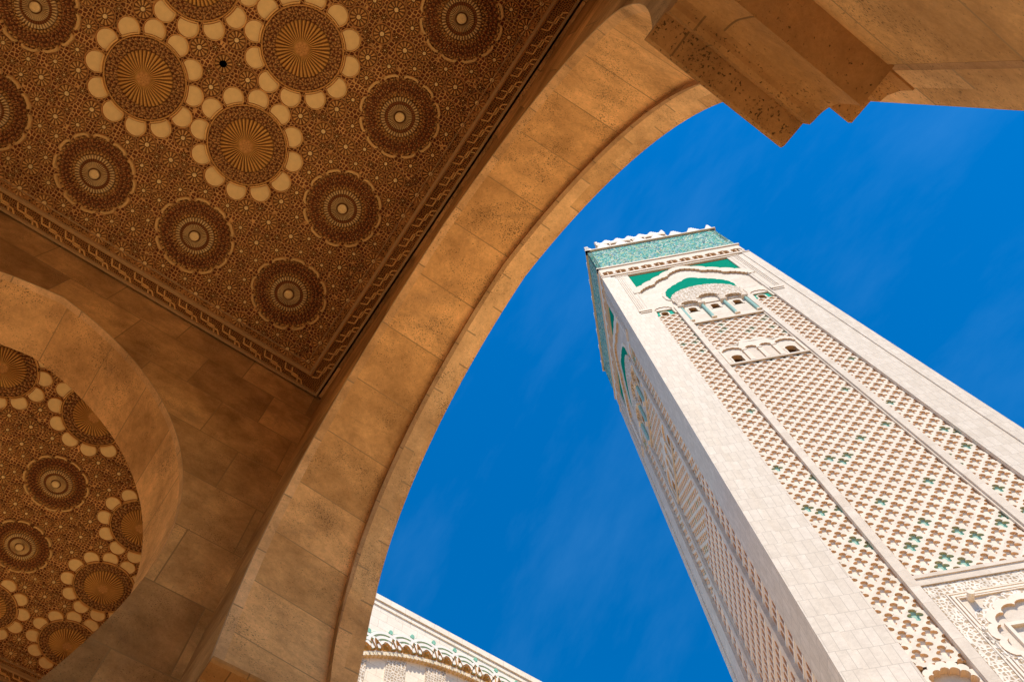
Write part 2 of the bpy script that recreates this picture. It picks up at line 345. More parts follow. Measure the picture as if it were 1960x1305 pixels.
def outer_path(c, dz, grow=.13):
    p = [q for q in arch_path(c, dz, grow) if q[1] >= 8.35 + dz - 1e-6]
    h = 3.86
    return [(c - h, GZ), (c - h, 8.2 + dz)] + p + [(c + h, 8.2 + dz), (c + h, GZ)]
def archway(name, frame, centres, u0, u1, top, thick, dz, label=None, cat=None, group=None, full=True, kind=None):
    """wall with horseshoe openings; frame: u along wall, w = towards the bay (0 at inner face, negative = depth)"""
    root = empty(name, frame['o'])
    K = dict(o=frame['o'], ex=frame['ex'], ey=(0, 0, 1), ez=frame['ez'])
    main = thick[0]
    bot = GZ
    outline = [(u1, bot), (u1, top), (u0, top), (u0, bot)]
    for c in sorted(centres):
        outline += [(c - JH, bot), (c - JH, 5.7 + dz)] + arch_path(c, dz) + [(c + JH, 5.7 + dz), (c + JH, bot)]
    w = MB(**K)
    w.face([(p[0], p[1], 0) for p in outline])
    ext = -thick[-1]
    if full:
        oo = [(u1, bot), (u1, top), (u0, top), (u0, bot)]
        for c in sorted(centres): oo += outer_path(c, dz)
        w.face([(p[0], p[1], ext) for p in oo[::-1]]); w.face([(p[0], p[1], -main - .002) for p in outline[::-1]])
    else: w.face([(p[0], p[1], ext) for p in outline[::-1]])
    for a, b2 in (((u1, bot), (u1, top)), ((u1, top), (u0, top)), ((u0, top), (u0, bot))):
        w.face([(a[0], a[1], 0), (a[0], a[1], ext), (b2[0], b2[1], ext), (b2[0], b2[1], 0)])
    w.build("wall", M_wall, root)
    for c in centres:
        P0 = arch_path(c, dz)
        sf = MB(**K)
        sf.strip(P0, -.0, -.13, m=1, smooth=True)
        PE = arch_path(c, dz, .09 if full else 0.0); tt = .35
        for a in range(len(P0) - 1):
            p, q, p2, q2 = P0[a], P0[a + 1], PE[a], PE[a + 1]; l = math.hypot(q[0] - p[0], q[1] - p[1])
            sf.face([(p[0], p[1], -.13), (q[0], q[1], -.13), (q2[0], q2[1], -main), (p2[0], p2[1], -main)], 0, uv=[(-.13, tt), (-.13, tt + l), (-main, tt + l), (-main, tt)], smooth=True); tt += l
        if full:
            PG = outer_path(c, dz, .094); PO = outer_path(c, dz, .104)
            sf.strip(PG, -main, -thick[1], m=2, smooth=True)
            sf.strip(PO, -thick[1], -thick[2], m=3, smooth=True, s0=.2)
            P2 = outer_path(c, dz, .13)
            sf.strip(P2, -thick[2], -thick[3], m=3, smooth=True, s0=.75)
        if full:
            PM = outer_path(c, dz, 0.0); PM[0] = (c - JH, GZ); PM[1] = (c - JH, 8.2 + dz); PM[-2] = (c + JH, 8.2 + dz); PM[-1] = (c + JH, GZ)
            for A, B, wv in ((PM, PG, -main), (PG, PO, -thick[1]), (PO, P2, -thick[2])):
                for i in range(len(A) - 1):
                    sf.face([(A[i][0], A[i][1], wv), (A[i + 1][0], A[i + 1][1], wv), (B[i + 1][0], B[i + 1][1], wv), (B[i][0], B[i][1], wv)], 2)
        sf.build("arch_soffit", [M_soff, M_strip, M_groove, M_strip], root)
        jm = MB(**K)
        for sg in (-1, 1):
            u = c + sg * JH
            jm.strip([(u, bot), (u, 5.7 + dz)], 0, -.13, m=1)
            jm.strip([(u, bot), (u, 5.7 + dz)], -.13, -main, m=0)
        jm.build("jamb", [M_soff, M_strip, M_groove, M_strip], root)
        for sg in (-1, 1):
            cp = MB(**K)
            pr = [(c + sg * h, z + dz) for h, z in cap_profile()]
            pr += [(c + sg * 3.98, pr[-1][1]), (c + sg * 3.98, 5.7 + dz)]
            cp.prism(pr, -main - (.04 if full else .004), .003, back=True)
            if full:
                pr2 = [(3.57, 5.56), (3.57, 5.50), (3.75, 5.48), (3.75, 5.35), (3.80, 5.32), (3.84, 5.2), (3.845, 5.05), (4.1, 5.05), (4.1, 5.56)]
                pr2 = [(c + sg * h, z + dz) for h, z in pr2]
                cp.prism(pr2, -thick[2] - .01, -main - .042, back=True)
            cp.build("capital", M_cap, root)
    tag(root, label, cat, group, kind)
    return root

Y1 = .80; X2 = -6.98
TOP = 14.9
archway("archway_wall", dict(o=(0, Y1, 0), ex=(1, 0, 0), ez=(0, -1, 0)), [-2.32, -12.95, 8.1], -17.6, 12.8, TOP, (1.24, 1.33, 1.51, 1.70), 0.0,
        "travertine archway whose tall horseshoe opening frames the blue sky and the minaret", "archway", "stone archways of the gallery")
archway("archway_wall", dict(o=(X2, 0, 0), ex=(0, 1, 0), ez=(1, 0, 0)), [-3.82], -8.4, Y1 - .002, TOP, (1.3,), -.17,
        "dark travertine archway at lower left through which a second carved ceiling shows", "archway", "stone archways of the gallery", full=False)
# walls that close the two bays out of the picture
archway("wall_east", dict(o=(2.2, 0, 0), ex=(0, 1, 0), ez=(-1, 0, 0)), [-3.82], -8.4, Y1 - .002, TOP, (1.3,), -.17, full=False, kind='structure')
archway("wall_south", dict(o=(0, -8.42, 0), ex=(1, 0, 0), ez=(0, 1, 0)), [-2.32, -12.95, 8.1], -17.6, 12.8, TOP, (1.3,), -.17, full=False, kind='structure')
archway("wall_west", dict(o=(-17.55, 0, 0), ex=(0, 1, 0), ez=(1, 0, 0)), [-3.82], -8.4, Y1 - .002, TOP, (1.3,), -.17, full=False, kind='structure')
cn = MB(ex=(1, 0, 0), ey=(0, 1, 0), ez=(0, 0, 1))
cn.box(-6.9, 2.1, .735, Y1 - .003, 14.25, TOP - .02); tag(cn.build("wall_moulding", M_wall), kind='structure')
rf = MB(ex=(1, 0, 0), ey=(0, 1, 0), ez=(0, 0, 1))
rf.box(-18.9, 12.8, -9.75, Y1 + 1.72, TOP + .004, TOP + 1.2)  # runs on east over an added unseen bay to block a sun patch
tag(rf.build("roof", M_wall), kind='structure')

# ---------------------------------------------------------------- carved ceilings
DK = (.135, .040, .013); GD = (.74, .37, .095); LT = (.86, .49, .15); CR = (.90, .60, .23); MD = (.44, .18, .05)
def lerp(a, b, t): t = max(0, min(1, t)); return tuple(x + (y - x) * t for x, y in zip(a, b))
def polar(mb, radii, na, fn, cx=0, cy=0, z=0, closed_center=True):
    """disc in x/y; fn(r,th)->(height down, colour)"""
    pts = []; cols = []
    for r in radii:
        row = []; rc = []
        for i in range(na):
            th = 2 * PI * i / na; h, c = fn(r, th)
            row.append((cx + r * math.cos(th), cy + r * math.sin(th), z - h)); rc.append(c)
        pts.append(row); cols.append(rc)
    for k in range(len(radii) - 1):
        for i in range(na):
            j = (i + 1) % na
            mb.face([pts[k][i], pts[k][j], pts[k + 1][j], pts[k + 1][i]], 0, (cols[k][i], cols[k][j], cols[k + 1][j], cols[k + 1][i]), uv=[(0, 0)] * 4, smooth=True)
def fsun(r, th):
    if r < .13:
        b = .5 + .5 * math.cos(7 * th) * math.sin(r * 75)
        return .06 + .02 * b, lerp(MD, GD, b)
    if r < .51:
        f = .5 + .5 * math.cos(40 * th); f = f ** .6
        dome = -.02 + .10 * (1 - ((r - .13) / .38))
        return dome + .055 * f * min(1, (r - .1) * 6), lerp((.11, .032, .008), (.80, .40, .09), f)  # flute valleys coloured dark to deepen their shade
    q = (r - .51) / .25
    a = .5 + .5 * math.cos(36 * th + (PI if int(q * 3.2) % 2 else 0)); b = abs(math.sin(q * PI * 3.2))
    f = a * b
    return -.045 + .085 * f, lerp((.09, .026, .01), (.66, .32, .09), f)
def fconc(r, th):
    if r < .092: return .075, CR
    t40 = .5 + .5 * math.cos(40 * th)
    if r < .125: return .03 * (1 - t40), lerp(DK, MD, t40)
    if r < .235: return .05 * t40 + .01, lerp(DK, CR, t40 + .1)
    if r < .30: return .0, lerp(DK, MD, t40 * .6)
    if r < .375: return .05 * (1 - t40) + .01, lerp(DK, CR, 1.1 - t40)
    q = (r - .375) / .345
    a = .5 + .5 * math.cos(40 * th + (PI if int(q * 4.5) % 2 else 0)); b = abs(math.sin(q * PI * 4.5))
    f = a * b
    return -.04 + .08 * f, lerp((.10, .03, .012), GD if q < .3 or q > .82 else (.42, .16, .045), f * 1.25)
CZ = 14.36
def medallion_mesh(kind):
    mb = MB(ex=(1, 0, 0), ey=(0, 1, 0), ez=(0, 0, 1))
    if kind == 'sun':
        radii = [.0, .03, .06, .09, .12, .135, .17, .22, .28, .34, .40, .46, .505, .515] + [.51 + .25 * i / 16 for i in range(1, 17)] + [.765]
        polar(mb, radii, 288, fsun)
        mb.tube([(.765 * math.cos(a * PI / 24), .765 * math.sin(a * PI / 24), -.01) for a in range(49)], .014, 4, 0, GD)
    else:
        radii = [0, .05, .091, .094, .11, .13, .158, .162, .18, .20, .22, .233, .237, .26, .28, .298, .302, .32, .345, .373, .378] + [.375 + .345 * i / 22 for i in range(1, 23)]
        polar(mb, radii, 240, fconc)
        for k in range(12):
            a = math.radians(30 * k + 15); n = 5; hw = math.radians(11)
            pth = []
            for i in range(n + 1):
                b = a - hw + 2 * hw * i / n; rr = .79 / max(.965, math.cos(b - a) ** .2)
                rr = .795 + (-.028 if i in (0, n) else 0)
                pth.append((rr * math.cos(b), rr * math.sin(b)))
            inn = [(x * .94, y * .94) for x, y in pth]
            mb.prism(pth + inn[::-1], .02, -.05, 0, (.74, .43, .14), back=False)
            mb.f[-1:]  # keep
            mb.face([(x, y, -.05) for x, y in (pth + inn[::-1])], 0, (.88, .56, .2))
    return mb
def lobe_mb():
    mb = MB(ex=(1, 0, 0), ey=(0, 1, 0), ez=(0, 0, 1))
    # a round petal at (.91, 0), its inner side cut by the rim of the medallion
    def outl(rad, rim):
        pts = []
        for i in range(40):
            a = 2 * PI * i / 40; x = .915 + rad * math.cos(a); y = rad * math.sin(a)
            r = math.hypot(x, y)
            if r < rim:
                k = rim / r; x *= k; y *= k
            pts.append((x, y))
        return pts
    A = outl(.208, .79); B = outl(.194, .815); C0 = outl(.186, .827)
    n = 40
    for i in range(n):
        j = (i + 1) % n
        mb.face([(A[i][0], A[i][1], .02), (A[j][0], A[j][1], .02), (A[j][0], A[j][1], -.03), (A[i][0], A[i][1], -.03)], 0, GD)
        mb.face([(A[i][0], A[i][1], -.03), (A[j][0], A[j][1], -.03), (B[j][0], B[j][1], -.045), (B[i][0], B[i][1], -.045)], 0, LT)
        mb.face([(B[i][0], B[i][1], -.045), (B[j][0], B[j][1], -.045), (C0[j][0], C0[j][1], -.015), (C0[i][0], C0[i][1], -.015)], 0, MD)
    mb.face([(x, y, -.018) for x, y in C0], 0, CR)
    return mb

def rosette(mb, x, y, z, r=.155, rot=0, na=12, seg=4):
    rs = [0, .19, .25, .34, .6, .78, .85, .87, 1.0]
    def fn(q, th):
        if q <= .22: return .03, CR
        if q < .3: return 0, DK
        if q < .8:
            f = min(1, max(0, .35 + math.cos(na * th)) ** .6); return .035 * f, lerp(DK, (.84, .45, .13), f)
        if q < .86: return -.015, DK
        return .015, (.46, .20, .055)
    pts = []; cols = []
    n = na * seg
    for q in rs:
        row = []; rc = []
        for i in range(n):
            th = 2 * PI * i / n; h, c = fn(q, th)
            row.append((x + r * q * math.cos(th + rot), y + r * q * math.sin(th + rot), z - h)); rc.append(c)
        pts.append(row); cols.append(rc)
    for k in range(len(rs) - 1):
        for i in range(n):
            j = (i + 1) % n
            mb.face([pts[k][i], pts[k][j], pts[k + 1][j], pts[k + 1][i]], 0, (cols[k][i], cols[k][j], cols[k + 1][j], cols[k + 1][i]), uv=[(0, 0)] * 4)

me_cache = {}
def ceiling(x0, y0, sx, sy, z, ext, suns, concs, label, skipcell=None, bounds=None):
    """x0,y0 = lattice origin; lattice goes +x and -y"""
    bx0, bx1, by0, by1 = ext
    root = empty("carved_ceiling", ((bx0 + bx1) / 2, (by0 + by1) / 2, z))
    K = dict(ex=(1, 0, 0), ey=(0, 1, 0), ez=(0, 0, 1))
    pn = MB(**K); zz = z + .03
    pn.face([(bx0, by0, zz), (bx0, by1, zz), (bx1, by1, zz), (bx1, by0, zz)])
    pn.build("strapwork_panel", M_strap, root)
    first = {}
    for kind, lst in (('sun', suns), ('conc', concs)):
        for i, j in lst:
            p = (x0 + i * sx, y0 - j * sy, z)
            nm = "sunburst_medallion" if kind == 'sun' else "ring_medallion"
            if kind not in me_cache:
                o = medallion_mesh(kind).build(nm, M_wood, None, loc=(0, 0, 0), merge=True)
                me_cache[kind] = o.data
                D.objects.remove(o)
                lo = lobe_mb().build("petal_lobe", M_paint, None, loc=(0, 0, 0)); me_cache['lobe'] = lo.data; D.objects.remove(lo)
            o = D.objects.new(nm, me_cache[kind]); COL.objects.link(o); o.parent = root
            o.location = Vector(p) - Vector(root.location); o.scale = [.46 * min(sx, sy)] * 3
            if kind == 'sun':
                for k in range(12):
                    q = D.objects.new("petal_lobe", me_cache['lobe']); COL.objects.link(q); q.parent = o
                    q.rotation_euler = (0, 0, math.radians(30 * k + 15))
    rs = MB(**K); used = []
    def put(x, y, r=.155, rot=0):
        if not (bx0 + .50 < x < bx1 - .50 and by0 + .50 < y < by1 - .50): return
        for i, j in suns:
            if math.hypot(x - (x0 + i * sx), y - (y0 - j * sy)) < .95 + r * .6: return
        for i, j in concs:
            if math.hypot(x - (x0 + i * sx), y - (y0 - j * sy)) < .76 + r * .5: return
        for a, b in used:
            if math.hypot(a - x, b - y) < .26: return
        used.append((x, y)); rosette(rs, x, y, z + .01, r, rot)
    for i, j in concs:
        for k in range(12):
            a = math.radians(30 * k + 15); put(x0 + i * sx + .875 * math.cos(a), y0 - j * sy + .875 * math.sin(a), .145, a)
    imin = min(i for i, j in suns + concs); imax = max(i for i, j in suns + concs)
    jmin = min(j for i, j in suns + concs); jmax = max(j for i, j in suns + concs)
    for i in range(imin - 1, imax + 1):
        for j in range(jmin - 1, jmax + 1):
            cx, cy = x0 + (i + .5) * sx, y0 - (j + .5) * sy
            for dx, dy in ((0, 0), (.47, 0), (-.47, 0), (0, .47), (0, -.47)): put(cx + dx, cy + dy, .18)
    for i in range(imin, imax + 1):
        for j in range(jmin, jmax + 1):
            for k in range(12):
                a = math.radians(30 * k); put(x0 + i * sx + 1.28 * math.cos(a), y0 - j * sy + 1.28 * math.sin(a), .12)
    rn = random.Random(5)
    small = []
    gx = bx0 + .55
    while gx < bx1 - .55:
        gy = by0 + .55
        while gy < by1 - .55:
            x, y = gx + rn.uniform(-.02, .02), gy + rn.uniform(-.02, .02); rr = .068
            ok = all(math.hypot(a - x, b - y) > .17 + rr for a, b in used) and all(math.hypot(a - x, b - y) > .14 for a, b in small[-160:])
            ok = ok and all(math.hypot(x - (x0 + i * sx), y - (y0 - j * sy)) > 1.04 + rr for i, j in suns) and all(math.hypot(x - (x0 + i * sx), y - (y0 - j * sy)) > .80 + rr for i, j in concs)
            if ok: small.append((x, y)); rosette(rs, x, y, z + .012, rr, 0, 8, 3)
            gy += .075
        gx += .075
    rs.build("rosette_carving", M_wood, root)
    # frame: dark bed, straps, pale mouldings
    fr = MB(**K)
    def ring(o, w, zt, zb, m, c=(1, 1, 1)):
        X0, X1, Ya, Yb = bx0 + o, bx1 - o, by0 + o, by1 - o
        fr.box(X0, X1, Ya, Ya + w, zb, zt, m, c); fr.box(X0, X1, Yb - w, Yb, zb, zt, m, c)
        fr.box(X0, X0 + w, Ya + w, Yb - w, zb, zt, m, c); fr.box(X1 - w, X1, Ya + w, Yb - w, zb, zt, m, c)
    PLc = (.52, .31, .12)
    ring(0, .045, z + .02, z - .10, 0, PLc); ring(.045, .26, z + .025, z - .03, 1)
    ring(.305, .022, z + .02, z - .05, 0, LT); ring(.327, .055, z + .02, z - .085, 0, PLc)
    ring(.382, .12, z + .025, z - .002, 1); ring(.502, .014, z + .02, z - .03, 0, PLc)
    fr.build("border_frame", [M_paint, M_fine], root)
    st = MB(**K)
    per = .47
    def strap_side(P0, P1, inw):
        Lg = (P1 - P0).length; d = (P1 - P0).normalized(); n = max(1, round((Lg - .7) / per)); p = (Lg - .7) / n
        s = .35
        for k in range(n):
            for off in (0.0, .155):
                a = s + k * p + off - .05
                path = [(a, .29), (a + .05, .165), (a + .33, .165), (a + .38, .05)]
                if off: path = [(a, .275), (a + .06, .13), (a + .27, .13), (a + .33, .05)]
                for (ua, va), (ub, vb) in zip(path[:-1], path[1:]):
                    A = P0 + d * ua + inw * va; B = P0 + d * ub + inw * vb
                    t = (B - A).normalized(); nr = Vector((-t.y, t.x, 0)) * .0115
                    for zt in (z - .034,):
                        q = [A - nr, B - nr, B + nr, A + nr]
                        st.face([(v.x, v.y, zt - .022) for v in q], 0, LT)
                        for e in range(4):
                            v, w2 = q[e], q[(e + 1) % 4]
                            st.face([(v.x, v.y, zt + .01), (w2.x, w2.y, zt + .01), (w2.x, w2.y, zt - .022), (v.x, v.y, zt - .022)], 0, GD)
    C = [Vector((bx0, by0, 0)), Vector((bx1, by0, 0)), Vector((bx1, by1, 0)), Vector((bx0, by1, 0))]
    inw = [Vector((0, 1, 0)), Vector((-1, 0, 0)), Vector((0, -1, 0)), Vector((1, 0, 0))]
    for i in range(4): strap_side(C[(i + 1) % 4], C[i], inw[i])
    st.build("zigzag_strap", M_paint, root)
    tag(root, label, "ceiling", "carved ceilings of the gallery")
    return root

LX0, LY0 = -.3764 * 14.36, -.0569 * 14.36
ring_c = [(i, j) for i in range(4) for j in range(4) if i in (0, 3) or j in (0, 3)]
core_c = [(i, j) for i in (1, 2) for j in (1, 2)]
c1 = ceiling(LX0, LY0, 2.0, 2.0, CZ, (-6.935, 2.12, -8.34, .695), core_c, ring_c, "nearer carved brown ceiling panel with ring medallions around four sunburst medallions")
# small black fitting in the middle of the first ceiling cell
sk = MB(ex=(1, 0, 0), ey=(0, 1, 0), ez=(0, 0, 1))
hx, hy = LX0 + 1.5 * 2, LY0 - 1.5 * 2
sk.prism([(hx + .055 * math.cos(a * PI / 10), hy + .055 * math.sin(a * PI / 10)) for a in range(20)], CZ + .02, CZ - .07, 0, (.01, .01, .01))
sk.face([(hx + .055 * math.cos(-a * PI / 10), hy + .055 * math.sin(-a * PI / 10), CZ - .07) for a in range(20)], 0, (.01, .01, .01))
sk.build("socket_fitting", M_dark, c1)
Z2 = 14.8
ring_a = [(i, j) for i in range(4) for j in range(4) if i in (0, 3) or j in (0, 3)]
ceiling(-1.0675 * Z2, -.058 * Z2, 1.885, 1.975, Z2, (-17.5, -8.30, -8.38, .70), ring_a, core_c, "second carved ceiling seen through the arch, with ring medallions inside sunburst ones")

# ---------------------------------------------------------------- minaret
FLp = Vector((-14.80, 34.90, 0)); U = Vector((S2, S2, 0)); B_ = Vector((-S2, S2, 0))
mroot = empty("minaret", (FLp.x, FLp.y, GZ))
tag(mroot, "tall square minaret of pale carved marble with green tile panels under its crown", "minaret")
FRONT = dict(o=FLp, ex=U, ey=(0, 0, 1), ez=-B_)
LEFT = dict(o=FLp + B_ * 25, ex=-B_, ey=(0, 0, 1), ez=-U)
RIGHT = dict(o=FLp + U * 25, ex=B_, ey=(0, 0, 1), ez=U)
BACK = dict(o=FLp + B_ * 25 + U * 25, ex=-U, ey=(0, 0, 1), ez=B_)
LW = -.35; BWk = -.85
core = MB(o=FLp, ex=U, ey=(0, 0, 1), ez=-B_)
core.box(.86, 24.14, GZ, 145.2, -24.14, -.86)
core.build("shaft_wall", M_tow, mroot)

def cell_outline():
    r = [(0, .56), (.13, .54), (.22, .46), (.25, .35), (.22, .25), (.15, .19), (.22, .19), (.36, .17), (.49, .07), (.51, -.05), (.44, -.14), (.32, -.17), (.19, -.15), (.13, -.28), (.15, -.45), (0, -.52)]
    return r + [(-x, y) for x, y in r[-2:0:-1]]
CELL = cell_outline()
def rhomb(dx, dy, hw, hh):
    k = abs(dx) / hw + abs(dy) / hh; return dx / k, dy / k
def lattice(K, name, u0, u1, h0, h1, du=1.5, dh=1.6, seed=1, phase=0.0, depth=.19):
    rnd = random.Random(seed); mb = MB(**K)
    n = max(1, round((u1 - u0) / du)); du = (u1 - u0) / n
    m = max(1, round((h1 - h0) / dh)); dh = (h1 - h0) / m
    cl = lambda p: (min(max(p[0], u0), u1), min(max(p[1], h0), h1))
    sx, sy = du / 1.5, dh / 1.6
    for k in range(0, 2 * m + 1):
        hc = h0 + k * dh / 2
        for i in range(0, n + 1):
            uc = u0 + (i + (.5 if k % 2 else 0)) * du
            if uc > u1 + .01: continue
            out_ = []; inn = []; mid = []
            for x, y in CELL:
                inn.append((uc + x * sx, hc + y * sy))
                rx, ry = rhomb(x + 1e-9, y if abs(y) > 1e-9 else 1e-9, .75, .8)
                out_.append((uc + rx * sx, hc + ry * sy))
                mid.append((uc + (x * 1.13 + rx * .02) * sx, hc + (y * 1.1 + .0) * sy))
            # exact rhombus corners
            for ci, (cxr, cyr) in ((0, (0, .8)), (15, (0, -.8))): out_[ci] = (uc, hc + cyr * sy)
            out_[8] = (uc + .75 * sx, hc); out_[22] = (uc - .75 * sx, hc)
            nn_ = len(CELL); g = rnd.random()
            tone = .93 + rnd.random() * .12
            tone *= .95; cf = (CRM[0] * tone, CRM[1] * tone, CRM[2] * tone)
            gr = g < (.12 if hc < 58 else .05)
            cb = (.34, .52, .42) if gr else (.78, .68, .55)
            cs = (.70, .48, .30) if not gr else (.56, .46, .30)  # reveals browner than the face: warm bounce-lit shade put into the colour
            O = [cl(p) for p in out_]; I = [cl(p) for p in inn]
            for a in range(nn_):
                b = (a + 1) % nn_
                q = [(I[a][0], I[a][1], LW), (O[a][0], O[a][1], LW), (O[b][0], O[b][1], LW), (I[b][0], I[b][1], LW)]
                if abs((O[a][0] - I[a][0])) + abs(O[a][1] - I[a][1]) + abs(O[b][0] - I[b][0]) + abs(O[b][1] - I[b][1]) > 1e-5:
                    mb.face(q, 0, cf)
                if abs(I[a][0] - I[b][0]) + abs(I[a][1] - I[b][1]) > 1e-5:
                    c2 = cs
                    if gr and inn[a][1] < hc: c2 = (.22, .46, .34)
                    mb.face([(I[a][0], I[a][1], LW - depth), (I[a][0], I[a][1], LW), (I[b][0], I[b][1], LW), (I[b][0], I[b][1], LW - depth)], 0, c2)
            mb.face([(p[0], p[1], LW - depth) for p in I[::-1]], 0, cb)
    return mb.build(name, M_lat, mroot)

def arcade_rows(K, name, u0, u1, h0, h1, seed=2):
    mb = MB(**K); rh = 1.56; n = int((h1 - h0) / rh); rh = (h1 - h0) / n
    m = round((u1 - u0) / .78); aw = (u1 - u0) / m; rnd = random.Random(seed)
    for k in range(n):
        b = h0 + k * rh
        # one plate per bay: polygon with an arched notch
        for i in range(m):
            ua = u0 + i * aw; c = ua + aw / 2; r = aw * .34
            notch = [(c - r, b + .18), (c - r, b + .92)] + lobes([(c - r, b + .92), (c - r * .55, b + 1.14), (c, b + 1.26), (c + r * .55, b + 1.14), (c + r, b + .92)], 3, .5)[1:] + [(c + r, b + .18)]
            poly = [(ua, b + .18), (notch[0][0], b + .18)] + notch[1:] + [(ua + aw, b + .18), (ua + aw, b + rh), (ua, b + rh)]
            t = .92 + .1 * rnd.random(); cc = (.76 * t, .62 * t, .50 * t)
            mb.face([(p[0], p[1], LW) for p in poly], 0, cc)
            for p, q in zip(notch[:-1], notch[1:]):
                mb.face([(p[0], p[1], LW - .28), (q[0], q[1], LW - .28), (q[0], q[1], LW), (p[0], p[1], LW)][::-1], 0, (.66, .42, .27))
            mb.face([(c - r, b + .18, LW - .28), (c + r, b + .18, LW - .28), (c + r, b + 1.3, LW - .28), (c - r, b + 1.3, LW - .28)], 0, (.60, .40, .27))
            mb.face([(c - r * .9, b + .2, LW - .275), (c + r * .9, b + .2, LW - .275), (c + r * .9, b + .55, LW - .275), (c - r * .9, b + .55, LW - .275)], 0, (.05, .05, .03))  # dark square painted on the back as an unlit deeper hole
        mb.box(u0, u1, b, b + .18, LW - .28, LW + .06, 0, (.80, .74, .66), skip='k')
    mb.face([(u0, h1, LW - .28), (u1, h1, LW - .28), (u1, h1, LW), (u0, h1, LW)], 0, CRM)
    return mb.build(name, M_lat, mroot)

def window(K, c, h0, w, h, wd, frame=True, root=None, fc=CRM, depth=.7):
    """small horseshoe window: frame > dark opening"""
    r = w / 2
    pth = [(c - r, h0), (c - r * .92, h0 + h * .45)] + arc(c, h0 + h * .62, r, 200, -20, 12) + [(c + r * .92, h0 + h * .45), (c + r, h0)]
    big = [(c - r - .18, h0 - .02), (c - r - .16, h0 + h * .5)] + arc(c, h0 + h * .62, r + .2, 195, -15, 12) + [(c + r + .16, h0 + h * .5), (c + r + .18, h0 - .02)]
    f = MB(**K)
    n = len(pth)
    for i in range(n - 1):
        f.face([(pth[i][0], pth[i][1], wd + .06), (pth[i + 1][0], pth[i + 1][1], wd + .06), (big[i + 1][0], big[i + 1][1], wd + .06), (big[i][0], big[i][1], wd + .06)][::-1], 0, fc)
        f.face([(big[i][0], big[i][1], wd), (big[i + 1][0], big[i + 1][1], wd), (big[i + 1][0], big[i + 1][1], wd + .06), (big[i][0], big[i][1], wd + .06)], 0, fc)
        f.face([(pth[i][0], pth[i][1], wd - depth), (pth[i + 1][0], pth[i + 1][1], wd - depth), (pth[i + 1][0], pth[i + 1][1], wd + .06), (pth[i][0], pth[i][1], wd + .06)][::-1], 0, (.60, .38, .2))
    fo = f.build("window", M_lat, root or mroot)
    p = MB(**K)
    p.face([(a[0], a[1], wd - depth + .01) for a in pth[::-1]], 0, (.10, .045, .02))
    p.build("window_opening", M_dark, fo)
    return pth

def back_wall(K, u0, u1, h0, h1, w, wins, deep=-.82, mat=None):
    """recessed wall with window holes; wins: (centre, sill, width, height)"""
    mb = MB(**K); sill = wins[0][1]
    if sill > h0 + .02: mb.face([(u0, h0, w), (u1, h0, w), (u1, sill, w), (u0, sill, w)])
    poly = [(u1, sill), (u1, h1), (u0, h1), (u0, sill)]
    for c, h, wd, ht in wins:
        r = wd / 2
        poly += [(c - r, h), (c - r * .92, h + ht * .45)] + arc(c, h + ht * .62, r, 200, -20, 12) + [(c + r * .92, h + ht * .45), (c + r, h)]
    mb.face([(p[0], p[1], w) for p in poly])
    mb.build("niche_back", mat or M_towp, mroot)
    for c, h, wd, ht in wins: window(K, c, h, wd, ht, w, depth=w - deep)

def col_mb(K, u, h0, h1, w, r=.2):
    mb = MB(**K)
    mb.tube([(u, h0 + .3, w), (u, h1 - .5, w)], r, 10, 0, (.34, .52, .46))
    mb.box(u - r * 1.4, u + r * 1.4, h0, h0 + .3, w - r, w + r * 1.3, 1, CRM)
    mb.box(u - r * 1.3, u + r * 1.3, h1 - .5, h1 - .25, w - r, w + r * 1.3, 1, CRM)
    mb.box(u - r * 1.9, u + r * 1.9, h1 - .25, h1, w - r, w + r * 1.8, 1, CRM)
    return mb.build("column", [M_tile, M_lat], mroot)

def plate_with_arches(K, name, outer, arches, w0, w1, mat, mats=None):
    """outer: path from left-bottom over the top to right-bottom; arches: notch paths left to right"""
    poly = list(outer)
    for a in reversed(arches): poly += a[::-1]
    mb = MB(**K); mb.prism(poly, w0, w1, 0, CRM, csd=(.72, .52, .34))
    return mb.build(name, mat, mroot)

def mirror(path, c=12.5): return [(2 * c - x, y) for x, y in path[::-1]]

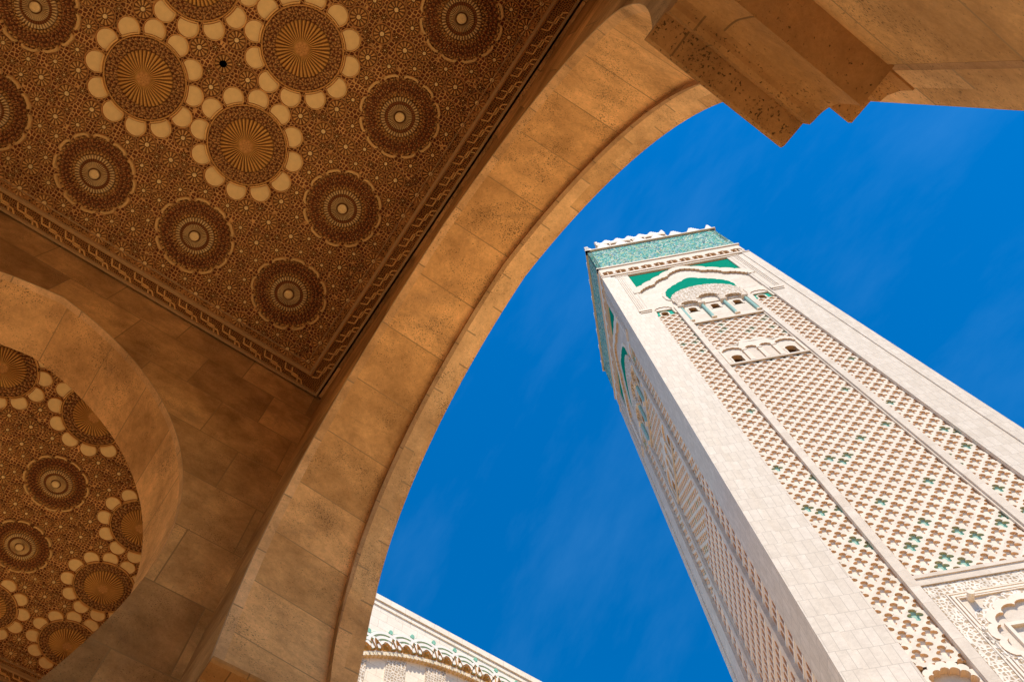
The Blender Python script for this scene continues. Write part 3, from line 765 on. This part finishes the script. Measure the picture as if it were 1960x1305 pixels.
def tower_face(K, detail, seed):
    # margins and pilasters in slabs
    mg = MB(**K)
    # left and right margins: u 0-4.1 and 20.9-25, front at w=0, corner strips 12 cm proud
    for a, b, c, d in ((0.0, 1.28, 4.1, 0), (25.0, 23.72, 20.9, 1)):
        lo, hi = sorted((b, c)); mg.box(lo, hi, GZ, 124.4, BWk, 0, skip='ktb')
        lo, hi = sorted((a, b)); lo -= .12 * (not d); hi += .12 * d
        mg.box(lo, hi, GZ, 124.4, BWk, .12, skip='ktb' + ('l' if (not d and detail == 1) else '') + ('r' if (d and detail == 2) else ''))
    mg.build("corner_wall", M_tow, mroot)
    for a in (7.05, 17.25):
        p = MB(**K); p.box(a, a + .70, GZ, 103.4 if detail == 1 else 103.4, BWk, .0, skip='kb'); 
        p.box(a + .62 if a < 12 else a - .16, a + .86 if a < 12 else a + .08, GZ, 95.3, BWk, -.2, skip='kb')
        p.build("pilaster", M_towp, mroot)
    if detail == 1:
        lattice(K, "lattice_panel", 4.1, 7.05, 33.9, 101.2, seed=seed)
        lattice(K, "lattice_panel", 17.95, 20.9, 33.9, 101.2, seed=seed + 1)
        lattice(K, "lattice_panel", 7.91, 17.09, 41.0, 80.0, seed=seed + 2)
        lattice(K, "lattice_panel", 7.91, 17.09, 84.2, 95.3, seed=seed + 3)
    else:
        lattice(K, "lattice_panel", 4.1, 7.05, 66.6, 101.2, seed=seed)
        lattice(K, "lattice_panel", 17.95, 20.9, 66.6, 101.2, seed=seed + 1)
        lattice(K, "lattice_panel", 7.91, 17.09, 66.6, 80.0, seed=seed + 2)
        lattice(K, "lattice_panel", 7.91, 17.09, 84.2, 95.3, seed=seed + 3)
        arcade_rows(K, "arcade_panel", 4.1, 7.05, 20.0, 66.6); arcade_rows(K, "arcade_panel", 17.95, 20.9, 20.0, 66.6)
        arcade_rows(K, "arcade_panel", 7.91, 17.09, 20.0, 66.6)
    # horizontal bars under and over the central panels
    bars = [(7.75, 17.25, 95.3, 95.75, -.08), (7.75, 17.25, 95.751, 96.3, -.24), (7.9, 17.1, 80.0, 80.35, -.14)]
    if detail == 1: bars += [(7.75, 17.25, 40.701, 41.0, -.02), (7.75, 17.25, 40.401, 40.70, -.10), (7.75, 17.25, 40.0, 40.40, -.04)]
    for b in bars:
        hb = MB(**K); hb.box(b[0], b[1], b[2], b[3], BWk, b[4], skip='k'); hb.build("string_course", M_towp, mroot)
    # ---- upper field
    fd = MB(**K)
    fd.box(4.1, 20.9, 103.4, 124.4, BWk, -.30, skip='kl')
    for s in (0, 1):
        for k, (a, b, w) in enumerate(((2.2, 2.34, .10), (2.5, 2.62, .08), (2.8, 2.92, .08), (3.1, 3.5, .04))):
            u0, u1 = (a, b) if not s else (25 - b, 25 - a)
            fd.box(u0, u1, 104.0, 123.9, 0, w, skip='k')
        u0, u1 = (2.1, 3.9) if not s else (21.1, 22.9)
        fd.box(u0, u1, 103.2, 104.0, 0, .2, skip='k'); fd.box(u0 + .1, u1 - .1, 102.7, 103.2, 0, .1, skip='k')
    fd.box(2.0, 23.0, 123.6, 124.0, -.3, .10, skip='k')
    fd.build("upper_wall", M_towp, mroot)
    # green spandrels
    lowL = lobes([(3.55, 115.6), (5.3, 117.3), (7.1, 119.1), (8.9, 120.9), (10.9, 123.0)], 5, .3)
    for pth in (lowL + [(10.9, 123.3), (3.55, 123.3)], mirror(lowL + [(10.9, 123.3), (3.55, 123.3)])):
        gp = MB(**K); gp.prism(pth, -.3, -.2, 0, GREEN); gp.build("green_tile_spandrel", M_tile, mroot)
    # gabled arch band, cusped below
    up = lobes([(3.3, 114.2), (5.1, 116.3), (6.9, 118.1), (8.7, 119.9), (10.6, 121.9), (12.5, 123.3)], 5, .3)
    dn = [(3.9, 112.9)]
    segs = [(3.9, 112.9), (6.7, 115.9), (9.4, 118.9), (12.5, 122.0)]
    for (ax, ay), (bx, by) in zip(segs[:-1], segs[1:]):
        n = 5
        for i in range(1, n + 1):
            t = i / n; sag = math.sin(t * PI) * .45
            dn.append((ax + (bx - ax) * t - sag * .6, ay + (by - ay) * t + sag * .5 + (0.0 if i < n else -.25)))
    dn = lobes(dn, 3, -.5)
    half = up + dn[::-1]
    gb = MB(**K); gb.prism(half, -.3, .05, 0, CRM, csd=(.66, .47, .3)); gb.prism(mirror(half), -.3, .05, 0, CRM, csd=(.66, .47, .3))
    for sgn in (0, 1):
        u = 3.6 if not sgn else 21.4
        gb.tube([(u, 104.2, -.1), (u, 112.6, -.1)], .22, 8, 0, CRM); gb.box(u - .45, u + .45, 112.4, 113.4, -.3, .15, 0, CRM)
    gb.build("gabled_arch_band", M_lat, mroot)
    # green horseshoe
    out_ = [(7.9, 106.9), (7.5, 108.6), (7.6, 110.2), (8.0, 111.6), (8.9, 112.9), (10.0, 114.1), (11.2, 115.2), (12.5, 116.4)]
    og = lobes(out_, 4, .28); gh = og + mirror(og)[1:]
    ring_ = MB(**K)
    og2 = [(12.5 + (x - 12.5) * 1.10, 106 + (y - 106) * 1.09) for x, y in gh]
    ring_.prism(og2, -.3, -.18, 0, CRM); ring_.build("horseshoe_frame", M_lat, mroot)
    gm = MB(**K); gm.prism(gh, -.18, -.12, 0, GREEN); gm.build("green_tile_horseshoe", M_tile, mroot)
    # three cusped arches on columns below it
    def cusp(c, r, hb, n=7):
        pts = arc(c, hb, r, 180, 0, n); return [(c - r, 102.8)] + lobes(pts, 4, .75) + [(c + r, 102.8)]
    a1, a2, a3 = cusp(9.35, 1.12, 103.1), cusp(12.5, 1.22, 105.0), cusp(15.65, 1.12, 103.1)
    outer = [(7.75, 102.8)] + lobes(arc(12.5, 106.2, 4.85, 188, -8, 13), 4, .35) + [(17.25, 102.8)]
    plate_with_arches(K, "cusped_arcade", outer, [a1, a2, a3], BWk, .02, M_arab)
    for c, rr, hb_ in ((9.35, 1.12, 103.1), (12.5, 1.22, 105.0), (15.65, 1.12, 103.1)):
        q = MB(**K); o1 = lobes(arc(c, hb_, rr, 180, 0, 7), 4, .75); o2 = [(c + (x - c) * 1.22, hb_ + (y - hb_) * 1.22) for x, y in o1]
        q.prism(o2 + o1[::-1], .02, .12, 0, CRM, csd=(.7, .5, .32)); q.build("arch_moulding", M_lat, mroot)
    back_wall(K, 7.75, 17.25, 96.3, 107.6, -.42, [(c, 100.6, 1.15, 2.1) for c in (9.35, 12.5, 15.65)])
    for u in (7.95, 10.93, 14.07, 17.05): col_mb(K, u, 96.3, 102.85, -.25, .24)
    # side niches
    for c in (5.57, 19.43):
        gl = MB(**K); poly = [(c + 1.47, 101.2), (c + 1.47, 104.9), (c - 1.47, 104.9), (c - 1.47, 101.2)]
        cw, hw_, ww_, wh_ = c - .1, 101.201, 1.0, 1.95; r_ = ww_ / 2
        poly += [(cw - r_, 101.2), (cw - r_ * .92, hw_ + wh_ * .45)] + arc(cw, hw_ + wh_ * .62, r_, 200, -20, 12) + [(cw + r_ * .92, hw_ + wh_ * .45), (cw + r_, 101.2)]
        gl.face([(p[0], p[1], -.5) for p in poly], 0, (.04, .42, .30)); gl.build("green_tile_niche", M_tile, mroot)
        ar = lobes(arc(c, 103.3, 1.15, 180, 0, 6), 4, .7)
        outer = [(c - 1.47, 101.2), (c - 1.47, 106.2), (c + 1.47, 106.2), (c + 1.47, 101.2)]
        plate_with_arches(K, "niche_arch", outer, [[(c - 1.25, 101.2), (c - 1.15, 102.6)] + ar + [(c + 1.15, 102.6), (c + 1.25, 101.2)]], -.5, -.2, M_lat)
        window(K, c - .1, 101.201, 1.0, 1.95, -.5, depth=.33)
    # ---- middle arcade at 80-87
    def mid_arch(c, r, hb, n=6): return [(c - r, 80.35)] + lobes(arc(c, hb, r, 180, 0, n), 4, .6) + [(c + r, 80.35)]
    A = [mid_arch(9.35, 1.15, 83.6), mid_arch(11.65, .62, 83.9, 4), mid_arch(13.35, .62, 83.9, 4), mid_arch(15.65, 1.15, 83.6)]
    op = [(7.92, 80.35), (7.92, 83.6)] + lobes(arc(9.35, 84.0, 1.42, 175, 40, 5), 4, .5) + lobes([(10.45, 84.9), (10.9, 86.0), (11.65, 86.7), (12.5, 85.7)], 4, .5)[1:]
    opm = op + mirror(op)[1:]
    plate_with_arches(K, "lobed_arcade", opm, A, BWk, -.12, M_lat)
    back_wall(K, 7.92, 17.08, 80.35, 85.6, -.325, [(c, 80.5, 1.25, 2.6) for c in (9.35, 15.65)])
    for u in (10.75, 12.5, 14.25): 
        c_ = MB(**K); c_.tube([(u, 80.35, -.27), (u, 83.6, -.27)], .17, 8, 0, CRM); c_.box(u - .3, u + .3, 83.5, 83.85, -.5, -.06, 0, CRM); c_.build("column", M_lat, mroot)
    # ---- corbel band, ledges
    cb = MB(**K)
    cb.box(.12, 24.88, 124.4, 126.1, BWk, -.05, skip='k'); cb.box(-.1, 25.1, 124.4, 124.8, -.05, .22, skip='k'); 
    cb.build("cornice", M_towp, mroot)
    n = 11; pw = 24.6 / n
    arr = []
    for k in range(n):
        c = .2 + pw * (k + .5); r = pw * .36
        arr.append([(c - r, 126.1)] + lobes([(c - r, 126.7), (c - r * .95, 127.2), (c - r * .4, 127.9), (c + r * .4, 127.9), (c + r * .95, 127.2), (c + r, 126.7)], 5, .85) + [(c + r, 126.1)])
    plate_with_arches(K, "corbel_band", [(.12, 126.1), (.12, 130.2), (24.88, 130.2), (24.88, 126.1)], arr, -.55, .02, M_lat)
    q = MB(**K); q.face([(.2, 126.1, -.5), (24.8, 126.1, -.5), (24.8, 129.5, -.5), (.2, 129.5, -.5)], 0, (.7, .55, .42))
    for k in range(n):
        c = .2 + pw * (k + .5); q.box(c - .10, c + .10, 126.1, 127.9, -.5, -.05, 0, (.70, .50, .33), skip="k")
    q.build("corbel_block", M_lat, mroot)
    lg = MB(**K); lg.box(-.2, 25.2, 130.2, 130.8, -.6, .20, skip='k'); lg.build("ledge", M_towp, mroot)
    lg = MB(**K); lg.box(-.28, 25.28, 144.9, 145.4, -.6, .28, skip='k'); lg.build("ledge", M_towp, mroot)
    ms = MB(**K); ms.box(.10, 24.90, 130.8, 144.9, BWk, -.10, skip='k'); ms.build("mosaic_band", M_mos, mroot)
    # merlons
    par = MB(**K); par.box(.0, 25.0, 145.4, 145.8, -.7, .0, skip=''); par.build("parapet", M_towp, mroot)
    mp_ = 25 / 7
    for k in range(8):
        c = k * mp_; st = [(1.38, -.3), (1.38, .55), (1.12, .55), (1.12, 1.25), (.86, 1.25), (.86, 1.95), (.6, 1.95), (.6, 2.65), (.36, 2.65), (.36, 3.3)]
        L_ = [(c - a, 146.1 + b) for a, b in st]; R_ = [(c + a, 146.1 + b) for a, b in st[::-1]]
        if k == 0: poly = [(0.0, 145.8), (0.0, 149.3)] + R_
        elif k == 7: poly = L_ + [(25.0, 149.3), (25.0, 145.8)]
        else: poly = L_ + R_
        q = MB(**K); q.prism(poly, -.7, 0.0, 0, (.86, .80, .73), back=True); q.build("merlon", M_lat, mroot)
    if detail == 1:
        # ---- carved panel at the foot of the picture
        cp = MB(**K)
        cp.box(7.75, 17.25, 15, 40.0, BWk, -.20, skip='kb'); cp.build("lower_wall", M_towp, mroot)
        br = MB(**K)
        for a in ((7.85, 17.15, 39.0, 39.95), (7.85, 8.75, 15, 39.0), (16.25, 17.15, 15, 39.0)): br.box(a[0], a[1], a[2], a[3], -.20, -.13, skip='k')
        br.build("ornament_band", M_arab2, mroot)
        fm = MB(**K)
        for o, t in ((8.78, .10), (8.98, .16), (9.22, .08)):
            hh = 39.0 - (o - 8.75) - .05
            fm.box(o, 25 - o, hh - t, hh, -.2, -.08, 0, CRM, skip='k'); fm.box(o, o + t, 15, hh - t, -.2, -.08, 0, CRM, skip='k'); fm.box(25 - o - t, 25 - o, 15, hh - t, -.2, -.08, 0, CRM, skip='k')
        fm.build("frame_moulding", M_lat, mroot)
        for r0, r1, w in ((2.55, 3.0, -.02), (3.0, 3.3, -.08), (3.3, 3.5, -.13)):
            qa = arc(12.5, 34.6, r0, 205, -25, 9); qb = arc(12.5, 34.6, r1, 205, -25, 9)
            o1 = lobes(qa, 6, .62); o2 = lobes(qb, 6, .62)
            hs_ = MB(**K); hs_.prism([(9.0 + (12.5 - r0 * .9 - 9.0), 27)] + o1 + [(12.5 + r0 * .9, 27), (12.5 + r1 * .9, 27)] + o2[::-1] + [(12.5 - r1 * .9, 27)], -.2, w, 0, CRM, csd=(.68, .48, .3))
            hs_.build("lobed_horseshoe", M_arab if r1 > 3.1 else M_lat, mroot)
        rc = MB(**K); rc.box(10.4, 10.62, 15, 35.75, -.2, .02, 0, CRM, skip='k'); rc.box(14.38, 14.6, 15, 35.75, -.2, .02, 0, CRM, skip='k'); rc.box(10.62, 14.38, 35.5, 35.75, -.2, .02, 0, CRM, skip='k')
        rc.build("rectangular_frame", M_lat, mroot)
        for c in (9.95, 15.05):
            bs = MB(**K); bs.prism(arc(c, 38.25, .22, 0, 330, 11), -.2, .42, 0, CRM); bs.build("boss", M_lat, mroot)
        # lobed arches closing the side lattices
        for c in (5.575, 19.425):
            lo, hi = c - 1.475, c + 1.475
            ar = lobes(arc(c, 32.2, 1.25, 200, -20, 9), 5, .8)
            plate_with_arches(K, "lobed_arch", [(lo + .01, 20), (lo + .01, 32.5)] + lobes(arc(c, 32.45, 1.46, 172, 8, 7), 5, .7) + [(hi - .01, 32.5), (hi - .01, 20)], [[(c - 1.15, 20), (c - 1.15, 31.5)] + ar + [(c + 1.15, 31.5), (c + 1.15, 20)]], -.8, LW + .05, M_lat)
            q = MB(**K); q.box(lo, hi, 20, 34.2, BWk, -.78, skip='k'); q.build("niche_back", M_towp, mroot)
            q = MB(**K); q.prism([(c - .8, 20), (c - .8, 31.2)] + arc(c, 31.6, .85, 200, -20, 12) + [(c + .8, 31.2), (c + .8, 20), (c + .6, 20), (c + .6, 31.2)] + arc(c, 31.6, .62, -20, 200, 12) + [(c - .6, 31.2), (c - .6, 20)], -.78, -.45, 0, CRM, csd=(.66, .46, .3)); q.build("arch_moulding", M_lat, mroot)

tower_face(FRONT, 1, 10)
tower_face(LEFT, 2, 30)
for K in (RIGHT, BACK):
    p = MB(**K); p.box(0, 25, GZ, 124.4, BWk, .0, skip='k'); p.box(.1, 24.9, 124.4, 144.9, BWk, -.1, skip='k'); p.box(0, 25, 144.9, 146.1, -.7, .1, skip='')
    p.build("corner_wall", M_tow, mroot)
# lantern on the roof
lan = MB(o=FLp, ex=U, ey=(0, 0, 1), ez=-B_)
lan.box(4.9, 20.1, 145, 168.6, -20.1, -4.9); lan.box(4.6, 20.4, 168.6, 169.6, -20.4, -4.6)
lo_ = lan.build("lantern", M_towp, mroot)
for K in (dict(o=FLp + B_ * 4.6, ex=U, ey=(0, 0, 1), ez=-B_), dict(o=FLp + B_ * 25 + U * 4.6, ex=-B_, ey=(0, 0, 1), ez=-U)):
    q = MB(**K)
    q.box(4.6, 20.4, 169.6, 170.2, -.6, 0)
    for k in range(7):
        c = 4.6 + 15.8 * k / 6
        poly = [(c - .9, 170.2), (c - .9, 170.9), (c - .6, 170.9), (c - .6, 171.5), (c - .3, 171.5), (c - .3, 172.1), (c + .3, 172.1), (c + .3, 171.5), (c + .6, 171.5), (c + .6, 170.9), (c + .9, 170.9), (c + .9, 170.2)]
        poly = [(min(max(x, 4.6), 20.4), y) for x, y in poly]
        q.prism(poly, -.6, 0, 0, (.86, .8, .73), back=True)
    for k in range(6):
        c = 4.6 + 15.8 * (k + .5) / 6
        q.prism([(c - .9, 164), (c - .9, 167)] + lobes(arc(c, 167, .9, 180, 0, 4), 3, .5)[1:] + [(c + .9, 164), (c + 1.1, 164), (c + 1.1, 168.5), (c - 1.1, 168.5), (c - 1.1, 164)], -.32, -.02, 0, CRM, csd=(.66, .5, .34))
    q.build("lantern_parapet", M_lat, lo_)

# ---------------------------------------------------------------- prayer hall
PX = -43.4
proot = empty("prayer_hall", (PX, 30, GZ))
tag(proot, "white marble prayer hall wall at the foot of the picture with green outlined scallop arches", "building")
K = dict(o=(PX, 0, 0), ex=(0, 1, 0), ey=(0, 0, 1), ez=(1, 0, 0))
CY, CH, RR = 30.0, 33.6, 22.6
NW = .0
def hallarc(r, a0=148, a1=38, n=60): return arc(CY, CH, r, a0, a1, n)
ww = MB(**K)
# wall with the great arched recess
pa = hallarc(RR - .4, 170, 10, 80)
ww.prism([(-2, GZ), (-2, 59.9), (62, 59.9), (62, GZ), (pa[-1][0], GZ)] + pa[::-1] + [(pa[0][0], GZ)], -1.2, 0, 0, (1, 1, 1), csd=(.9, .75, .6))
ww.face([(-2, 59.9, 0), (62, 59.9, 0), (62, 59.9, -12), (-2, 59.9, -12)])
ww.build("wall", M_fac, proot)
bk = MB(**K); bk.face([(0, GZ, -.4), (60, GZ, -.4), (60, 59, -.4), (0, 59, -.4)], 0, (1, .96, .9)); bk.build("recessed_wall", M_fac, proot)
pr_ = MB(**K); pr_.box(-2, 62, 59.2, 59.9, 0, .2, skip='k'); pr_.box(-2, 62, 58.62, 59.1, 0, .09, skip='k'); pr_.build("parapet_moulding", M_fac, proot)
# lobes: pitch 2.15 m along the arch
pitch = 2.16 / RR; a_c = math.radians(90)
for k in range(-7, 8):
    th = a_c + k * pitch
    if math.degrees(th) > 150 or math.degrees(th) < 30: continue
    ur, vr = math.cos(th), math.sin(th)
    cx, cy = CY + RR * ur, CH + RR * vr
    rot = th - PI / 2
    def W2(x, y): return (cx + x * math.cos(rot) - y * math.sin(rot), cy + x * math.sin(rot) + y * math.cos(rot))
    # concentric green edged bands
    bd = MB(**K)
    for j, (r, w) in enumerate(((.95, .20), (1.5, .16), (2.05, .12))):
        o1 = [W2(r * math.cos(a), r * 1.0 * math.sin(a)) for a in [PI * (0.06 + .88 * i / 16) for i in range(17)]]
        o2 = [W2((r - .30) * math.cos(a), (r - .30) * math.sin(a)) for a in [PI * (0.06 + .88 * i / 16) for i in range(17)]]
        bd.prism(o1 + o2[::-1], 0, w + (k % 2) * .01, 0, (.84, .79, .72), csd=(.45, .58, .45))
        o3 = [W2((r + .07) * math.cos(a), (r + .07) * math.sin(a)) for a in [PI * (0.3 + .4 * i / 12) for i in range(13)]]
        o4 = [W2(r * math.cos(a), r * math.sin(a)) for a in [PI * (0.3 + .4 * i / 12) for i in range(13)]]
        bd.prism(o3 + o4[::-1], 0, .05 + (k % 2) * .004, 0, (.20, .42, .30))
    bd.build("scallop_band", M_lat, proot)
    # brown scoops: one round, two pointed
    sc = MB(**K)
    def scoop(x, rx, ry, point):
        pts = []
        for i in range(13):
            a = PI * i / 12
            px, py = rx * math.cos(a), ry * math.sin(a) ** (1.0 if not point else .8)
            if point: px *= (1 - .75 * math.sin(a)); px += point * .18 * math.sin(a)
            pts.append((x + px, py))
        back = [W2(px, py * 1.0) for px, py in pts]
        sc.face([(p[0], p[1], .03) for p in back[::-1]], 0, (.50, .24, .06))
        # hood over the scoop
        hood = [W2(x + (px - x) * 1.18, py * 1.15 + .02) for px, py in pts]
        n = len(pts)
        for i in range(n - 1):
            sc.face([(back[i][0], back[i][1], .03), (back[i + 1][0], back[i + 1][1], .03), (hood[i + 1][0], hood[i + 1][1], .30), (hood[i][0], hood[i][1], .30)], 0, (.62, .34, .12))
    scoop(0, .36, .62, 0); scoop(-.72, .24, 1.0, -1); scoop(.72, .24, 1.0, 1)
    sc.build("scalloped_corbel", M_lat, proot)
    # small ornaments hanging below
    dn = MB(**K)
    for x in (-.85, -.42, 0, .42, .85):
        c0 = W2(x, -.28); dn.prism([(c0[0] + .17 * math.cos(a * PI / 4), c0[1] + .20 * math.sin(a * PI / 4)) for a in range(8)], -.35, .06, 0, (.76, .64, .45), csd=(.66, .46, .22))
    dn.build("corbel_drop", M_lat, proot)
# carved and plain radial panels under the scallops
for k in range(-7, 7):
    t0 = a_c + (k * 1.0) * pitch; t1 = t0 + pitch
    if k % 2: continue
    pn = MB(**K)
    r1, r0 = RR - .7, RR - 7
    q = []
    for i in range(7): a = t0 + (t1 - t0) * i / 6; q.append((CY + r1 * math.cos(a), CH + r1 * math.sin(a)))
    bt = [(q[-1][0], q[-1][1] - 7), (q[0][0], q[0][1] - 7)]
    pn.prism(q + bt, -.4, -.25); pn.build("carved_panel", M_arab2, proot)
# round green bosses over the bands
for k in range(-6, 7):
    th = a_c + (k + .5) * pitch; r = RR + 2.05
    bs = MB(**K); c = (CY + r * math.cos(th), CH + r * math.sin(th))
    bs.prism([(c[0] + .2 * math.cos(a * PI / 5), c[1] + .26 * math.sin(a * PI / 5)) for a in range(10)], 0, .14, 0, (.25, .50, .38)); bs.build("green_boss", M_tile, proot)
